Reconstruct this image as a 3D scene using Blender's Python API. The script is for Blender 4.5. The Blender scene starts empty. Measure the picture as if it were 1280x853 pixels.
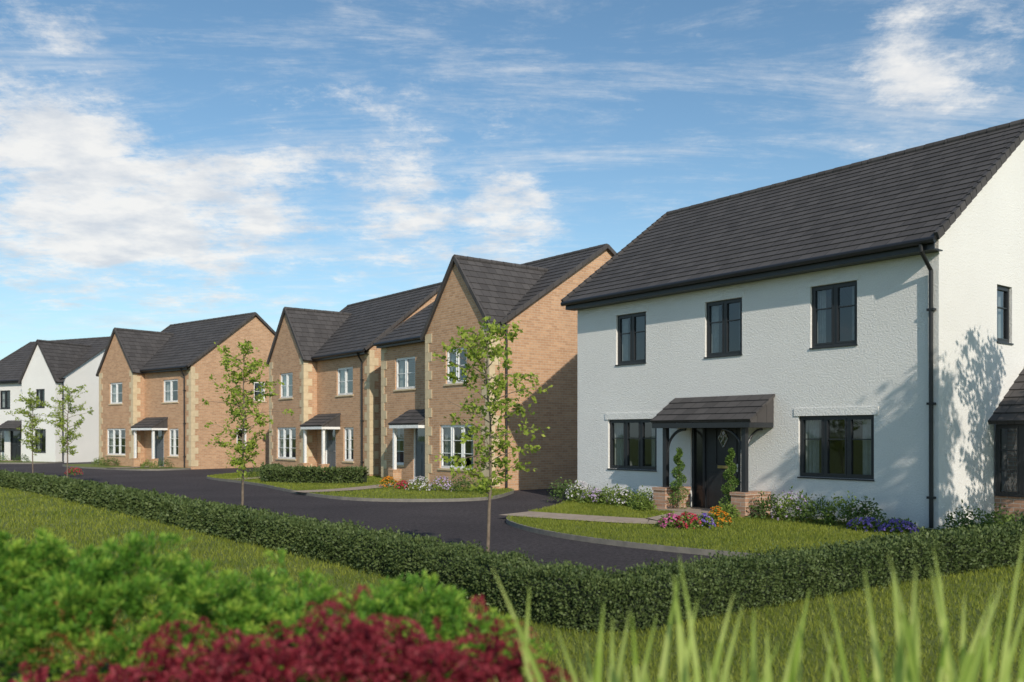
import bpy, math, random
import numpy as np
from mathutils import Vector, Matrix
random.seed(3); rng=np.random.default_rng(5)
scene=bpy.context.scene; COL=scene.collection
R=math.radians
Z=Vector((0,0,1))
H=1.7
# ------------------------------------------------------------------ materials
def mth(nt,op,*a,clamp=False):
    n=nt.nodes.new('ShaderNodeMath'); n.operation=op; n.use_clamp=clamp
    for i,x in enumerate(a):
        if isinstance(x,(int,float)): n.inputs[i].default_value=x
        else: nt.links.new(x,n.inputs[i])
    return n.outputs[0]
def newmat(name):
    m=bpy.data.materials.new(name); m.use_nodes=True; nt=m.node_tree
    return m,nt,nt.nodes['Principled BSDF']
def ramp(nt,fac,c1,c2,p1=0.,p2=1.,mid=None):
    r=nt.nodes.new('ShaderNodeValToRGB'); e=r.color_ramp.elements
    e[0].position=p1; e[1].position=p2; e[0].color=(*c1,1); e[1].color=(*c2,1)
    if mid: x=e.new(mid[0]); x.color=(*mid[1],1)
    nt.links.new(fac,r.inputs[0]); return r.outputs[0]
def noise(nt,scale,detail=4,rough=.5,coord='Object',vec=None):
    n=nt.nodes.new('ShaderNodeTexNoise'); n.inputs['Scale'].default_value=scale; n.inputs['Detail'].default_value=detail; n.inputs['Roughness'].default_value=rough
    if vec is None:
        t=nt.nodes.new('ShaderNodeTexCoord'); vec=t.outputs[coord]
    nt.links.new(vec,n.inputs['Vector']); return n.outputs['Fac']
def bump(nt,b,h,strength,dist=.01):
    n=nt.nodes.new('ShaderNodeBump'); n.inputs['Strength'].default_value=strength; n.inputs['Distance'].default_value=dist
    nt.links.new(h,n.inputs['Height']); nt.links.new(n.outputs[0],b.inputs['Normal'])
def mixc(nt,fac,a,b,mode='MIX'):
    n=nt.nodes.new('ShaderNodeMix'); n.data_type='RGBA'; n.blend_type=mode
    for i,x in ((0,fac),(6,a),(7,b)):
        if isinstance(x,(int,float)): n.inputs[i].default_value=x
        elif isinstance(x,tuple): n.inputs[i].default_value=(*x,1)
        else: nt.links.new(x,n.inputs[i])
    return n.outputs[2]
def noisy(name,c1,c2,scale,rough=.7,bs=None,bstr=.3,bdist=.01,detail=5):
    m,nt,b=newmat(name)
    nt.links.new(ramp(nt,noise(nt,scale,detail),c1,c2,.3,.7),b.inputs['Base Color'])
    b.inputs['Roughness'].default_value=rough
    if bs: bump(nt,b,noise(nt,bs,4,.6),bstr,bdist)
    return m
def leafmat(name,c1,c2,trans=.3,clump=0.,cs=3.,mid=None,tip=0.):
    m,nt,b=newmat(name)
    g=nt.nodes.new('ShaderNodeNewGeometry')
    f=g.outputs['Random Per Island']
    if clump>0:
        f=mth(nt,'ADD',mth(nt,'MULTIPLY',f,1-clump),mth(nt,'MULTIPLY',mth(nt,'SUBTRACT',mth(nt,'MULTIPLY',noise(nt,cs,2),2.2),.6,clamp=True),clump))
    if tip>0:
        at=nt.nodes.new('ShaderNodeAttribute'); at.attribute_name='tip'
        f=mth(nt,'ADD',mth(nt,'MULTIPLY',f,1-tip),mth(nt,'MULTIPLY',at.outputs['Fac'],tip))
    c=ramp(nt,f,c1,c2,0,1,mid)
    nt.links.new(c,b.inputs['Base Color']); b.inputs['Roughness'].default_value=.55; b.inputs['Specular IOR Level'].default_value=.3
    tr=nt.nodes.new('ShaderNodeBsdfTranslucent'); nt.links.new(c,tr.inputs[0])
    mx=nt.nodes.new('ShaderNodeMixShader'); mx.inputs[0].default_value=trans
    nt.links.new(b.outputs[0],mx.inputs[1]); nt.links.new(tr.outputs[0],mx.inputs[2])
    nt.links.new(mx.outputs[0],nt.nodes['Material Output'].inputs[0]); return m

def brickmat(name,c1,c2,mort):
    m,nt,b=newmat(name)
    uv=nt.nodes.new('ShaderNodeUVMap')
    br=nt.nodes.new('ShaderNodeTexBrick'); nt.links.new(uv.outputs[0],br.inputs['Vector'])
    br.inputs['Scale'].default_value=1; br.inputs['Brick Width'].default_value=.225; br.inputs['Row Height'].default_value=.075
    br.inputs['Mortar Size'].default_value=.0075; br.inputs['Mortar Smooth'].default_value=.15; br.inputs['Bias'].default_value=-.1
    br.inputs['Color1'].default_value=(*c1,1); br.inputs['Color2'].default_value=(*c2,1); br.inputs['Mortar'].default_value=(*mort,1)
    n=noise(nt,.9,5); v=ramp(nt,n,(.94,.935,.93),(1.05,1.045,1.04),.3,.7)
    c=mixc(nt,1.,br.outputs['Color'],v,'MULTIPLY')
    n2=noise(nt,11,3); c=mixc(nt,1.,c,ramp(nt,n2,(.93,.92,.92),(1.07,1.06,1.05),.3,.7),'MULTIPLY')
    nt.links.new(c,b.inputs['Base Color']); b.inputs['Roughness'].default_value=.85
    bump(nt,b,mth(nt,'SUBTRACT',1.,br.outputs['Fac']),.6,.01); return m
def tilemat(name,c1,c2,w=.3):
    m,nt,b=newmat(name)
    uv=nt.nodes.new('ShaderNodeUVMap'); s=nt.nodes.new('ShaderNodeSeparateXYZ'); nt.links.new(uv.outputs[0],s.inputs[0])
    g=nt.nodes.new('ShaderNodeNewGeometry'); r=g.outputs['Random Per Island']
    t=mth(nt,'ADD',mth(nt,'DIVIDE',s.outputs[0],w),mth(nt,'MULTIPLY',r,37.))
    fr=mth(nt,'FRACT',t); joint=mth(nt,'LESS_THAN',fr,.04)
    wn=nt.nodes.new('ShaderNodeTexWhiteNoise'); wn.noise_dimensions='1D'; nt.links.new(mth(nt,'FLOOR',t),wn.inputs['W'])
    f=mth(nt,'ADD',mth(nt,'MULTIPLY',wn.outputs[0],.45),mth(nt,'MULTIPLY',noise(nt,2.2,5),.55))
    c=ramp(nt,f,c1,c2,.15,.85)
    c=mixc(nt,joint,c,tuple(x*.4 for x in c1))
    nt.links.new(c,b.inputs['Base Color']); b.inputs['Roughness'].default_value=.75; b.inputs['Specular IOR Level'].default_value=.3
    bump(nt,b,mth(nt,'SUBTRACT',mth(nt,'MULTIPLY',noise(nt,60,3),.2),joint),.4,.006); return m
def plain(name,c,rough=.5,metal=0.):
    m,nt,b=newmat(name)
    k=noise(nt,14,3)
    nt.links.new(ramp(nt,k,tuple(x*.88 for x in c),tuple(min(1,x*1.1) for x in c),.3,.7),b.inputs['Base Color'])
    b.inputs['Roughness'].default_value=rough; b.inputs['Metallic'].default_value=metal; return m
def glassmat(name):
    m,nt,b=newmat(name); nt.nodes.remove(b)
    lw=nt.nodes.new('ShaderNodeLayerWeight'); lw.inputs[0].default_value=.5
    f=mth(nt,'ADD',mth(nt,'MULTIPLY',mth(nt,'POWER',lw.outputs['Facing'],3.),.8),.09,clamp=True)
    t=nt.nodes.new('ShaderNodeBsdfTransparent'); t.inputs[0].default_value=(.55,.6,.62,1)
    g=nt.nodes.new('ShaderNodeBsdfGlossy'); g.inputs['Roughness'].default_value=.03; g.inputs[0].default_value=(.9,.95,1,1)
    bp=nt.nodes.new('ShaderNodeBump'); bp.inputs['Strength'].default_value=.06; bp.inputs['Distance'].default_value=.05
    nt.links.new(noise(nt,1.5,2),bp.inputs['Height']); nt.links.new(bp.outputs[0],g.inputs['Normal'])
    mx=nt.nodes.new('ShaderNodeMixShader'); nt.links.new(f,mx.inputs[0]); nt.links.new(t.outputs[0],mx.inputs[1]); nt.links.new(g.outputs[0],mx.inputs[2])
    nt.links.new(mx.outputs[0],nt.nodes['Material Output'].inputs[0]); return m
def rendermat(name,c):
    m,nt,b=newmat(name)
    n=noise(nt,.7,5); cc=ramp(nt,n,tuple(x*.94 for x in c),c,.3,.7)
    cc=mixc(nt,1.,cc,ramp(nt,noise(nt,45,4,.7),(.90,.90,.90),(1.03,1.03,1.03),.3,.7),'MULTIPLY')
    nt.links.new(cc,b.inputs['Base Color'])
    b.inputs['Roughness'].default_value=.9
    bump(nt,b,mth(nt,'ADD',noise(nt,30,4,.65),mth(nt,'MULTIPLY',noise(nt,80,2),.4)),.8,.021); return m
M=dict(
 render=rendermat('white_render',(.81,.795,.765)),
 brick=brickmat('buff_brick',(.555,.335,.195),(.42,.235,.13),(.52,.41,.30)),
 plinth=brickmat('red_brick',(.46,.27,.18),(.36,.20,.13),(.44,.38,.32)),
 tile=tilemat('grey_tile',(.054,.049,.048),(.090,.082,.080)),
 dark=plain('dark_metal',(.022,.024,.027),.4),
 black=plain('black_plastic',(.016,.016,.018),.45),
 white=plain('white_upvc',(.78,.78,.77),.4),
 stone=noisy('cream_stone',(.54,.425,.27),(.65,.53,.35),5,.8,40,.3),
 glass=glassmat('window_glass'),
 darkglass=plain('dark_glass',(.018,.02,.022),.12),
 curtain=plain('pale_curtain',(.62,.60,.56),.9),
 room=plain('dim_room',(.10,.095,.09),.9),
 brass=plain('brass',(.5,.38,.16),.3,.8),
 steel=plain('steel',(.5,.5,.5),.3,.9),
 door=plain('dark_door',(.020,.022,.025),.4),
 bluedoor=plain('slate_door',(.09,.11,.13),.4),
 asphalt=None, lawn=None)
# asphalt
m,nt,b=newmat('asphalt'); n=noise(nt,.35,6,.6); c=ramp(nt,n,(.054,.048,.051),(.078,.070,.072),.3,.7)
c=mixc(nt,1.,c,ramp(nt,noise(nt,13,9,.9),(.25,.25,.25),(1.95,1.9,1.92),.34,.66),'MULTIPLY')
nt.links.new(c,b.inputs['Base Color']); b.inputs['Roughness'].default_value=.95; b.inputs['Specular IOR Level'].default_value=.12; bump(nt,b,noise(nt,30,6,.8),1.,.03); M['asphalt']=m
m,nt,b=newmat('turf'); c=ramp(nt,noise(nt,.5,6,.6),(.10,.14,.018),(.18,.205,.036),.3,.7)
c=mixc(nt,1.,c,ramp(nt,noise(nt,35,4,.7),(.5,.55,.45),(1.5,1.45,1.4),.3,.7),'MULTIPLY')
nt.links.new(c,b.inputs['Base Color']); b.inputs['Roughness'].default_value=.9; bump(nt,b,noise(nt,60,4,.7),.8,.04); M['lawn']=m
M['path']=noisy('paving',(.30,.23,.18),(.40,.32,.25),6,.85,50,.3)
M['kerb']=noisy('kerb_stone',(.16,.15,.13),(.23,.21,.18),8,.85,60,.3)
M['soil']=noisy('soil',(.03,.02,.012),(.07,.045,.03),20,.95,30,.8,.03)
M['grass']=leafmat('grass_blades',(.10,.155,.016),(.36,.38,.06),.42,.45,.7)
M['hedge']=leafmat('hedge_leaves',(.035,.065,.018),(.155,.20,.065),.25,.4,2.5)
M['hedgecore']=noisy('hedge_inside',(.010,.018,.007),(.025,.037,.014),12,.95)  # near black: shade inside hedges and bushes put into the colour
M['bark']=noisy('bark',(.12,.09,.065),(.22,.17,.125),18,.9,60,.5)
M['tree']=leafmat('tree_leaves',(.17,.28,.03),(.50,.56,.10),.48,.3,2.)
M['shrub']=leafmat('shrub_leaves',(.07,.13,.022),(.26,.33,.07),.25,.3,4.)
M['shrubd']=leafmat('dark_shrub_leaves',(.035,.075,.018),(.15,.22,.055),.2,.3,4.)
M['fwhite']=leafmat('white_petals',(.6,.55,.58),(.85,.82,.85),.3)
M['fmauve']=leafmat('mauve_petals',(.45,.33,.55),(.70,.58,.75),.3)
M['fpurple']=leafmat('purple_petals',(.16,.10,.42),(.36,.27,.68),.3)
M['fred']=leafmat('red_petals',(.45,.02,.05),(.65,.08,.14),.3)
M['fpink']=leafmat('pink_petals',(.5,.06,.25),(.7,.25,.45),.3)
M['forange']=leafmat('orange_petals',(.65,.16,.01),(.8,.38,.03),.3)
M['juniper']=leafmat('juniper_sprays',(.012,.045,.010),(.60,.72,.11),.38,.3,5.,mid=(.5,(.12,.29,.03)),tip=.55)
M['rust']=leafmat('rusty_twigs',(.16,.05,.02),(.45,.17,.06),.3)
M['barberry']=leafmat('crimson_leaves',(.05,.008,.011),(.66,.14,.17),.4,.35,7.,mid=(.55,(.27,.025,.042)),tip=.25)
M['blade']=leafmat('sword_leaves',(.27,.40,.055),(.60,.67,.22),.45)
M['topiary']=leafmat('topiary_leaves',(.05,.11,.02),(.17,.26,.055),.2)
# ------------------------------------------------------------------ mesh building
def link(name,me,mat,parent=None):
    o=bpy.data.objects.new(name,me); COL.objects.link(o)
    if mat: me.materials.append(mat)
    if parent: o.parent=parent
    return o
class MB:
    def __init__(s): s.v=[]; s.f=[]
    def poly(s,pts):
        i=len(s.v); s.v+=[tuple(p) for p in pts]; s.f.append(tuple(range(i,i+len(pts))))
    def hexa(s,p):
        for q in ((3,2,1,0),(4,5,6,7),(0,1,5,4),(1,2,6,5),(2,3,7,6),(3,0,4,7)): s.poly([p[k] for k in q])
    def box(s,x0,x1,y0,y1,z0,z1):
        s.hexa([(x0,y0,z0),(x1,y0,z0),(x1,y1,z0),(x0,y1,z0),(x0,y0,z1),(x1,y0,z1),(x1,y1,z1),(x0,y1,z1)])
    def obox(s,o,u,n,a0,a1,b0,b1,d0,d1):
        P=lambda a,b,d:o+u*a+Z*b+n*d
        s.hexa([P(a0,b0,d0),P(a1,b0,d0),P(a1,b0,d1),P(a0,b0,d1),P(a0,b1,d0),P(a1,b1,d0),P(a1,b1,d1),P(a0,b1,d1)])
    def bar(s,a,b,w,h):
        a=Vector(a); b=Vector(b); d=(b-a).normalized(); sd=d.cross(Z)
        sd=sd.normalized() if sd.length>1e-4 else Vector((1,0,0)); up=sd.cross(d)
        sd*=w/2; up*=h/2
        s.hexa([a-sd-up,a+sd-up,b+sd-up,b-sd-up,a-sd+up,a+sd+up,b+sd+up,b-sd+up])
    def tube(s,pts,rad,n=8,cap=True):
        pts=[Vector(p) for p in pts]; rs=rad if isinstance(rad,(list,tuple)) else [rad]*len(pts)
        base=len(s.v); prev=None
        for i,p in enumerate(pts):
            d=(pts[min(i+1,len(pts)-1)]-pts[max(i-1,0)]).normalized()
            if prev is None: a=d.cross(Vector((.3,.9,.1)) if abs(d.z)>.5 else Z)
            else: a=prev-d*prev.dot(d)
            a.normalize(); prev=a; c=d.cross(a)
            for k in range(n):
                t=2*math.pi*k/n; s.v.append(tuple(p+(a*math.cos(t)+c*math.sin(t))*rs[i]))
        for i in range(len(pts)-1):
            for k in range(n):
                q=base+i*n; s.f.append((q+k,q+(k+1)%n,q+n+(k+1)%n,q+n+k))
        if cap:
            s.f.append(tuple(base+k for k in range(n))); q=base+(len(pts)-1)*n; s.f.append(tuple(q+k for k in range(n)))
    def build(s,name,mat,parent=None,smooth=False):
        me=bpy.data.meshes.new(name); me.from_pydata(s.v,[],s.f); me.update()
        uv=me.uv_layers.new(name='UVMap').data
        for p in me.polygons:
            n=p.normal
            if abs(n.z)>.97: t=Vector((1,0,0)); w=Vector((0,1,0))
            else:
                t=Z.cross(n).normalized(); w=n.cross(t)
            for li in p.loop_indices:
                c=me.vertices[me.loops[li].vertex_index].co; uv[li].uv=(c.dot(t),c.dot(w))
        if smooth: me.polygons.foreach_set('use_smooth',[True]*len(me.polygons))
        return link(name,me,mat,parent)
def np_mesh(name,V,k,mat,parent=None,tip=None):
    n=len(V); me=bpy.data.meshes.new(name); me.vertices.add(n); me.vertices.foreach_set('co',np.ascontiguousarray(V,dtype=np.float32).ravel())
    me.loops.add(n); me.loops.foreach_set('vertex_index',np.arange(n,dtype=np.int32))
    me.polygons.add(n//k); me.polygons.foreach_set('loop_start',np.arange(0,n,k,dtype=np.int32))
    me.update(calc_edges=True)
    if tip is not None:
        a=me.attributes.new('tip','FLOAT','POINT'); a.data.foreach_set('value',np.repeat(np.asarray(tip,dtype=np.float32),k))
    return link(name,me,mat,parent)
def unit(a): return a/np.maximum(np.linalg.norm(a,axis=1,keepdims=True),1e-9)
def leafV(P,D,L,W):
    D=unit(D); S=unit(np.cross(D,rng.normal(size=D.shape))); L=np.asarray(L)[:,None]; W=np.asarray(W)[:,None]
    V=np.empty((len(P),4,3)); V[:,0]=P; V[:,1]=P+D*L*.5+S*W*.5; V[:,2]=P+D*L; V[:,3]=P+D*L*.5-S*W*.5
    return V.reshape(-1,3)
def thing(name,label,cat,loc=(0,0,0),rotz=0,group=None):
    o=bpy.data.objects.new(name,None); COL.objects.link(o); o.location=loc; o.rotation_euler=(0,0,rotz)
    return tag(o,label,cat,group)
def tag(o,label,cat,group=None,kind=None):
    o['label']=label; o['category']=cat
    if group: o['group']=group
    if kind: o['kind']=kind
    return o
def struct(o,label,cat): return tag(o,label,cat,kind='structure')
# ------------------------------------------------------------------ architecture
def wall(mb,o,u,n,a0,a1,z0,z1,ops,dep=.12):
    us=sorted({a0,a1,*[x for p in ops for x in p[:2]]}); zs=sorted({z0,z1,*[x for p in ops for x in p[2:]]})
    P=lambda a,b,d=0:o+u*a+Z*b-n*d
    for i in range(len(us)-1):
        for j in range(len(zs)-1):
            cu=(us[i]+us[i+1])/2; cz=(zs[j]+zs[j+1])/2
            if any(p[0]<cu<p[1] and p[2]<cz<p[3] for p in ops): continue
            mb.poly([P(us[i],zs[j]),P(us[i+1],zs[j]),P(us[i+1],zs[j+1]),P(us[i],zs[j+1])])
    for a,b,c,d in ops:
        for q in (((a,c),(a,d)),((b,c),(b,d)),((a,d),(b,d)),((a,c),(b,c))):
            mb.poly([P(*q[0]),P(*q[1]),P(*q[1],dep),P(*q[0],dep)])
X1=Vector((1,0,0)); Y1=Vector((0,1,0))
def window(par,o,u,n,op,fm,lights=2,bars=(.66,),sill=None,curt=True,name='window',ft=.05):
    a,b,c,d=op; f=MB()
    f.obox(o,u,n,a,b,c,c+ft,-.115,-.05); f.obox(o,u,n,a,b,d-ft,d,-.115,-.05)
    f.obox(o,u,n,a,a+ft,c+ft,d-ft,-.115,-.05); f.obox(o,u,n,b-ft,b,c+ft,d-ft,-.115,-.05)
    w=(b-a-2*ft)/lights; mu=.035
    for i in range(lights):
        l=a+ft+w*i+(mu if i else 0); r=a+ft+w*(i+1)-(mu if i<lights-1 else 0)
        if i: f.obox(o,u,n,a+ft+w*i-mu,a+ft+w*i+mu,c+ft,d-ft,-.112,-.053)
        sf=.03   # sash
        f.obox(o,u,n,l,r,c+ft,c+ft+sf,-.108,-.042); f.obox(o,u,n,l,r,d-ft-sf,d-ft,-.108,-.042)
        f.obox(o,u,n,l,l+sf,c+ft+sf,d-ft-sf,-.108,-.042); f.obox(o,u,n,r-sf,r,c+ft+sf,d-ft-sf,-.108,-.042)
        for t in bars:
            zb=c+ft+sf+(d-c-2*ft-2*sf)*t; f.obox(o,u,n,l+sf,r-sf,zb-.011,zb+.011,-.1,-.055)
    win=f.build(name,fm,par)
    g=MB(); P=lambda A,B,D:o+u*A+Z*B+n*D
    g.poly([P(a+ft,c+ft,-.08),P(b-ft,c+ft,-.08),P(b-ft,d-ft,-.08),P(a+ft,d-ft,-.08)]); g.build('pane',M['glass'],win)
    if curt:
        cw=(b-a)*.2
        for s0 in (a+.02,b-.02-cw):
            k=12; q=MB()
            pt=[(s0+cw*i/k,-.19+.018*math.sin(i*2.1)) for i in range(k+1)]
            for i in range(k): q.poly([P(pt[i][0],c+.02,pt[i][1]),P(pt[i+1][0],c+.02,pt[i+1][1]),P(pt[i+1][0],d-.02,pt[i+1][1]),P(pt[i][0],d-.02,pt[i][1])])
            q.build('curtain',M['curtain'],win)
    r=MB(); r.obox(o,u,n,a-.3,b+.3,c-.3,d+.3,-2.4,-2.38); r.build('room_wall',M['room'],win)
    if sill:
        s=MB()
        if sill is M['dark']: s.obox(o,u,n,a-.01,b+.01,c-.028,c-.001,-.05,.025)
        else: s.obox(o,u,n,a-.06,b+.06,c-.055,c-.001,-.05,.04)
        s.build('sill',sill,win)
    return win
def courses(mb,e0,e1,r0,r1,n,lift=.022,thick=.06):
    e0,e1,r0,r1=map(Vector,(e0,e1,r0,r1)); nr=(e1-e0).cross(r0-e0).normalized()
    if nr.z<0: nr=-nr
    for i in range(n):
        t0=i/n; t1=(i+1)/n
        a0=e0.lerp(r0,t0); b0=e1.lerp(r1,t0); c=e1.lerp(r1,t1)+nr*.001; d=e0.lerp(r0,t1)+nr*.001; a=a0+nr*lift; b=b0+nr*lift
        mb.poly([a,b,c,d]); mb.poly([a0-nr*.01,b0-nr*.01,b,a]); mb.poly([a0,a,d]); mb.poly([b0,c,b])
    k=nr*-thick
    mb.poly([e0+k,r0+k,r1+k,e1+k]); mb.poly([e0,e1,e1+k,e0+k]); mb.poly([e0,e0+k,r0+k,r0]); mb.poly([e1,r1,r1+k,e1+k])
def ridge_tiles(par,a,b,mat):
    a=Vector(a); b=Vector(b); L=(b-a).length; n=max(2,int(L/.42)); mb=MB(); d=(b-a)/n
    for i in range(n): mb.tube([a+d*i,a+d*(i+.97)],[.085,.078],10)
    mb.build('ridge_tiles',mat,par)
def rot_of(F): return math.atan2(-F[1],-F[0])
def gutter_set(par,x0,x1,y,z):
    g=MB(); g.tube([(x0,y,z),(x1,y,z)],.055,10); g.build('gutter',M['black'],par)
def downpipe(par,pts):
    d=MB(); d.tube(pts,.036,10)
    for zz in (.6,2.2,3.8):
        x,y,_=pts[-1]; d.box(x-.06,x+.06,y-.045,y+.05,zz,zz+.04)
    d.build('downpipe',M['black'],par)
def canopy(par,x0,x1,p,ze,zr,roofm,frm,nc=4,y0=0):
    mb=MB(); courses(mb,(x0,y0-p,ze),(x1,y0-p,ze),(x0,y0-.01,zr),(x1,y0-.01,zr),nc,.02,.045)
    for x in (x0+.03,x1-.03): mb.poly([(x,y0-p+.03,ze-.05),(x,y0-.01,ze-.05),(x,y0-.01,zr-.06)])
    c=mb.build('porch_canopy',roofm,par)
    f=MB(); f.box(x0+.03,x1-.03,y0-p+.02,y0-p+.05,ze-.15,ze-.045); f.box(x0+.035,x0+.065,y0-p+.05,y0-.01,ze-.15,ze-.045); f.box(x1-.065,x1-.035,y0-p+.05,y0-.01,ze-.15,ze-.045)
    f.box(x0+.065,x1-.065,y0-p+.05,y0-.01,ze-.09,ze-.075)
    f.build('fascia',frm,c)
    return c
def gable_poly(mb,x,y0,y1,ze,zr): mb.poly([(x,y0,ze),(x,y1,ze),(x,(y0+y1)/2,zr)])
# ---- white double fronted house
F1=(-.6136,.7896); WH=(7.24,15.2)
def wpt(s,p,F=F1,o=WH): return (o[0]+F[0]*s-F[1]*p, o[1]+F[1]*s+F[0]*p)
def white_house():
    t=thing('house','white rendered double fronted house with dark windows and tiled door canopy, nearest of the street','house',(*WH,0),rot_of(F1))
    W,D=9.13,6.96; ze=5.17; sl=.722; zr=ze+sl*D/2
    of=Vector((0,0,0)); nf=-Y1
    up=[(-2.485,-1.51,3.35,4.52),(-5.06,-4.09,3.35,4.52),(-7.76,-6.79,3.35,4.52)]
    lo=[(-2.75,-1.18,.88,2.05),(-8.03,-6.46,.88,2.05)]
    door=(-5.46,-4.12,.02,2.12)
    mb=MB(); wall(mb,of,X1,nf,-W,0,0,ze,up+lo+[door])
    sw=(2.16,2.78,3.41,4.47)
    wall(mb,of,Y1,X1,0,D,0,ze,[sw]); gable_poly(mb,0,0,D,ze,zr)
    wall(mb,Vector((-W,0,0)),Y1,-X1,0,D,0,ze,[]); gable_poly(mb,-W,0,D,ze,zr)
    wall(mb,Vector((0,D,0)),X1,Y1,-W,0,0,ze,[])
    mb.build('wall',M['render'],t)
    for a,b,c,d in lo:
        lm=MB(); lm.box(a-.09,b+.09,-.018,.02,d+.002,d+.15); lm.build('lintel',M['render'],t)
    for a,b,c,d in up:
        lm=MB(); lm.box(a-.06,b+.06,-.014,.02,d+.002,d+.12); lm.build('lintel',M['render'],t)
    for o_ in up: window(t,of,X1,nf,o_,M['dark'],2,(.64,),M['dark'])
    for o_ in lo: window(t,of,X1,nf,o_,M['dark'],3,(.64,),M['dark'])
    window(t,of,Y1,X1,sw,M['dark'],1,(.64,),M['dark'])
    # door
    a,b,c,d=door; fr=MB(); n=nf
    fr.obox(of,X1,n,a,b,d-.06,d,-.12,-.04); fr.obox(of,X1,n,a,a+.06,c,d-.06,-.12,-.04); fr.obox(of,X1,n,b-.06,b,c,d-.06,-.12,-.04); fr.obox(of,X1,n,a+.30,a+.36,c,d-.06,-.12,-.04)
    fr.obox(of,X1,n,a+.06,a+.30,c,c+.12,-.115,-.05)
    dr=MB(); dr.obox(of,X1,n,a+.36,b-.06,c,d-.06,-.11,-.07)
    for (p,q,r,s) in ((.46,.80,.12,.85),(.90,1.19,.12,.85),(.46,.66,1.05,1.9),(1.02,1.19,1.05,1.9)): dr.obox(of,X1,n,a+p,a+q,c+r,c+s,-.07,-.055)
    do=dr.build('door',M['door'],t); fr.build('frame',M['dark'],do)
    g=MB(); g.poly([(a+.06,.085,c+.12),(a+.30,.085,c+.12),(a+.30,.085,d-.06),(a+.06,.085,d-.06)]); g.build('sidelight',M['darkglass'],do)
    cx=a+.84
    g=MB(); g.poly([(cx,.062,1.42),(cx+.12,.062,1.62),(cx,.062,1.82),(cx-.12,.062,1.62)]); g.build('diamond_pane',M['glass'],do)
    g=MB()
    for (p,q) in (((0,1.42),(.12,1.62)),((.12,1.62),(0,1.82)),((0,1.82),(-.12,1.62)),((-.12,1.62),(0,1.42)),((-.06,1.52),(.06,1.72)),((.06,1.52),(-.06,1.72))): g.tube([(cx+p[0],.06,p[1]),(cx+q[0],.06,q[1])],.013,6)
    g.build('diamond_trim',M['steel'],do)
    g=MB(); g.box(cx-.14,cx+.14,.045,.06,.98,1.04); g.build('letterbox',M['brass'],do)
    g=MB(); g.tube([(b-.13,.06,1.0),(b-.13,.0,1.0),(b-.24,.0,1.0)],.012,8); g.box(b-.15,b-.11,.052,.06,.92,1.08); g.build('handle',M['steel'],do)
    g=MB(); g.box(a-.25,b+.25,-.95,-.005,.02,.12); g.build('doorstep',M['path'],t)
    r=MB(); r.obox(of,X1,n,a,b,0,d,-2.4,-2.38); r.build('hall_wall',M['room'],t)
    # roof
    x0,x1=-W-.16,.12; ye=-.34
    rf=MB(); e=ze+.06+sl*ye; top=zr+.06
    courses(rf,(x0,ye,e),(x1,ye,e),(x0,D/2,top),(x1,D/2,top),20,.02); courses(rf,(x0,D-ye,e),(x1,D-ye,e),(x0,D/2,top),(x1,D/2,top),20,.02)
    ro=rf.build('roof',M['tile'],t)
    ridge_tiles(ro,(x0,D/2,top),(x1,D/2,top),M['tile'])
    for x in (x0-.012,x1+.012):
        for s in (0,1):
            k=20; v=MB()
            for i in range(k):
                A=Vector((x,ye if not s else D-ye,e)); B=Vector((x,D/2,top)); v.bar(A.lerp(B,i/k)+Z*(.012),A.lerp(B,(i+.98)/k)+Z*-.006,.07,.13)
            v.build('verge',M['tile'],ro)
    f=MB(); f.box(x0+.05,x1-.05,ye+.04,ye+.07,e-.19,e-.02); f.box(x0+.05,x1-.05,ye+.07,-.003,e-.19,e-.17); f.build('fascia',M['dark'],t)
    gutter_set(t,x0,x1,ye-.03,e-.045)
    downpipe(t,[(-.12,ye-.03,e-.09),(-.12,ye-.02,e-.2),(-.1,-.07,e-.5),(-.1,-.06,.1)])
    # porch
    c=canopy(t,-5.9,-3.28,.8,1.98,2.5,M['tile'],M['dark'],4)
    for px,sg in ((-5.62,1),(-3.55,-1)):
        p=MB(); p.box(px-.05,px+.05,-.66,-.56,.56,1.83); p.build('post',M['dark'],c)
        q=MB(); q.box(px-.17,px+.17,-.82,-.02,0,.5); q.box(px-.19,px+.19,-.84,-.02,.5,.56); q.build('brick_pier',M['plinth'],c)
        k=MB(); k.tube([(px+sg*(.05+.5*(1-math.cos(i*R(9)))),-.61,1.3+.5*math.sin(i*R(9))) for i in range(11)],.026,8); k.build('brace',M['dark'],c)
        k=MB(); k.tube([(px,-.56+.5*(1-math.cos(i*R(9))),1.3+.5*math.sin(i*R(9))) for i in range(11)],.024,8); k.build('brace',M['dark'],c)
    # side bay
    s=MB(); s.box(.0,2.7,2.05,4.6,0,.57); s.box(.12,2.62,2.3,4.5,.57,1.9); sb=s.build('side_bay',M['plinth'],t)
    o2=Vector((0,2.05,0))
    for i in range(3): window(t,o2+Y1*-.09,X1,nf,(.04+.88*i,.04+.88*i+.87,.575,1.88),M['dark'],2,(.33,.66),None,False,'bay_window')
    s=MB(); courses(s,(.003,1.8,1.93),(2.9,1.8,1.93),(.003,3.5,3.12),(2.9,3.5,3.12),8); s.poly([(2.85,1.9,1.9),(2.85,3.5,1.9),(2.85,3.5,3.06)]); s.build('roof',M['tile'],sb)
    return t
white_house()
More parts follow.
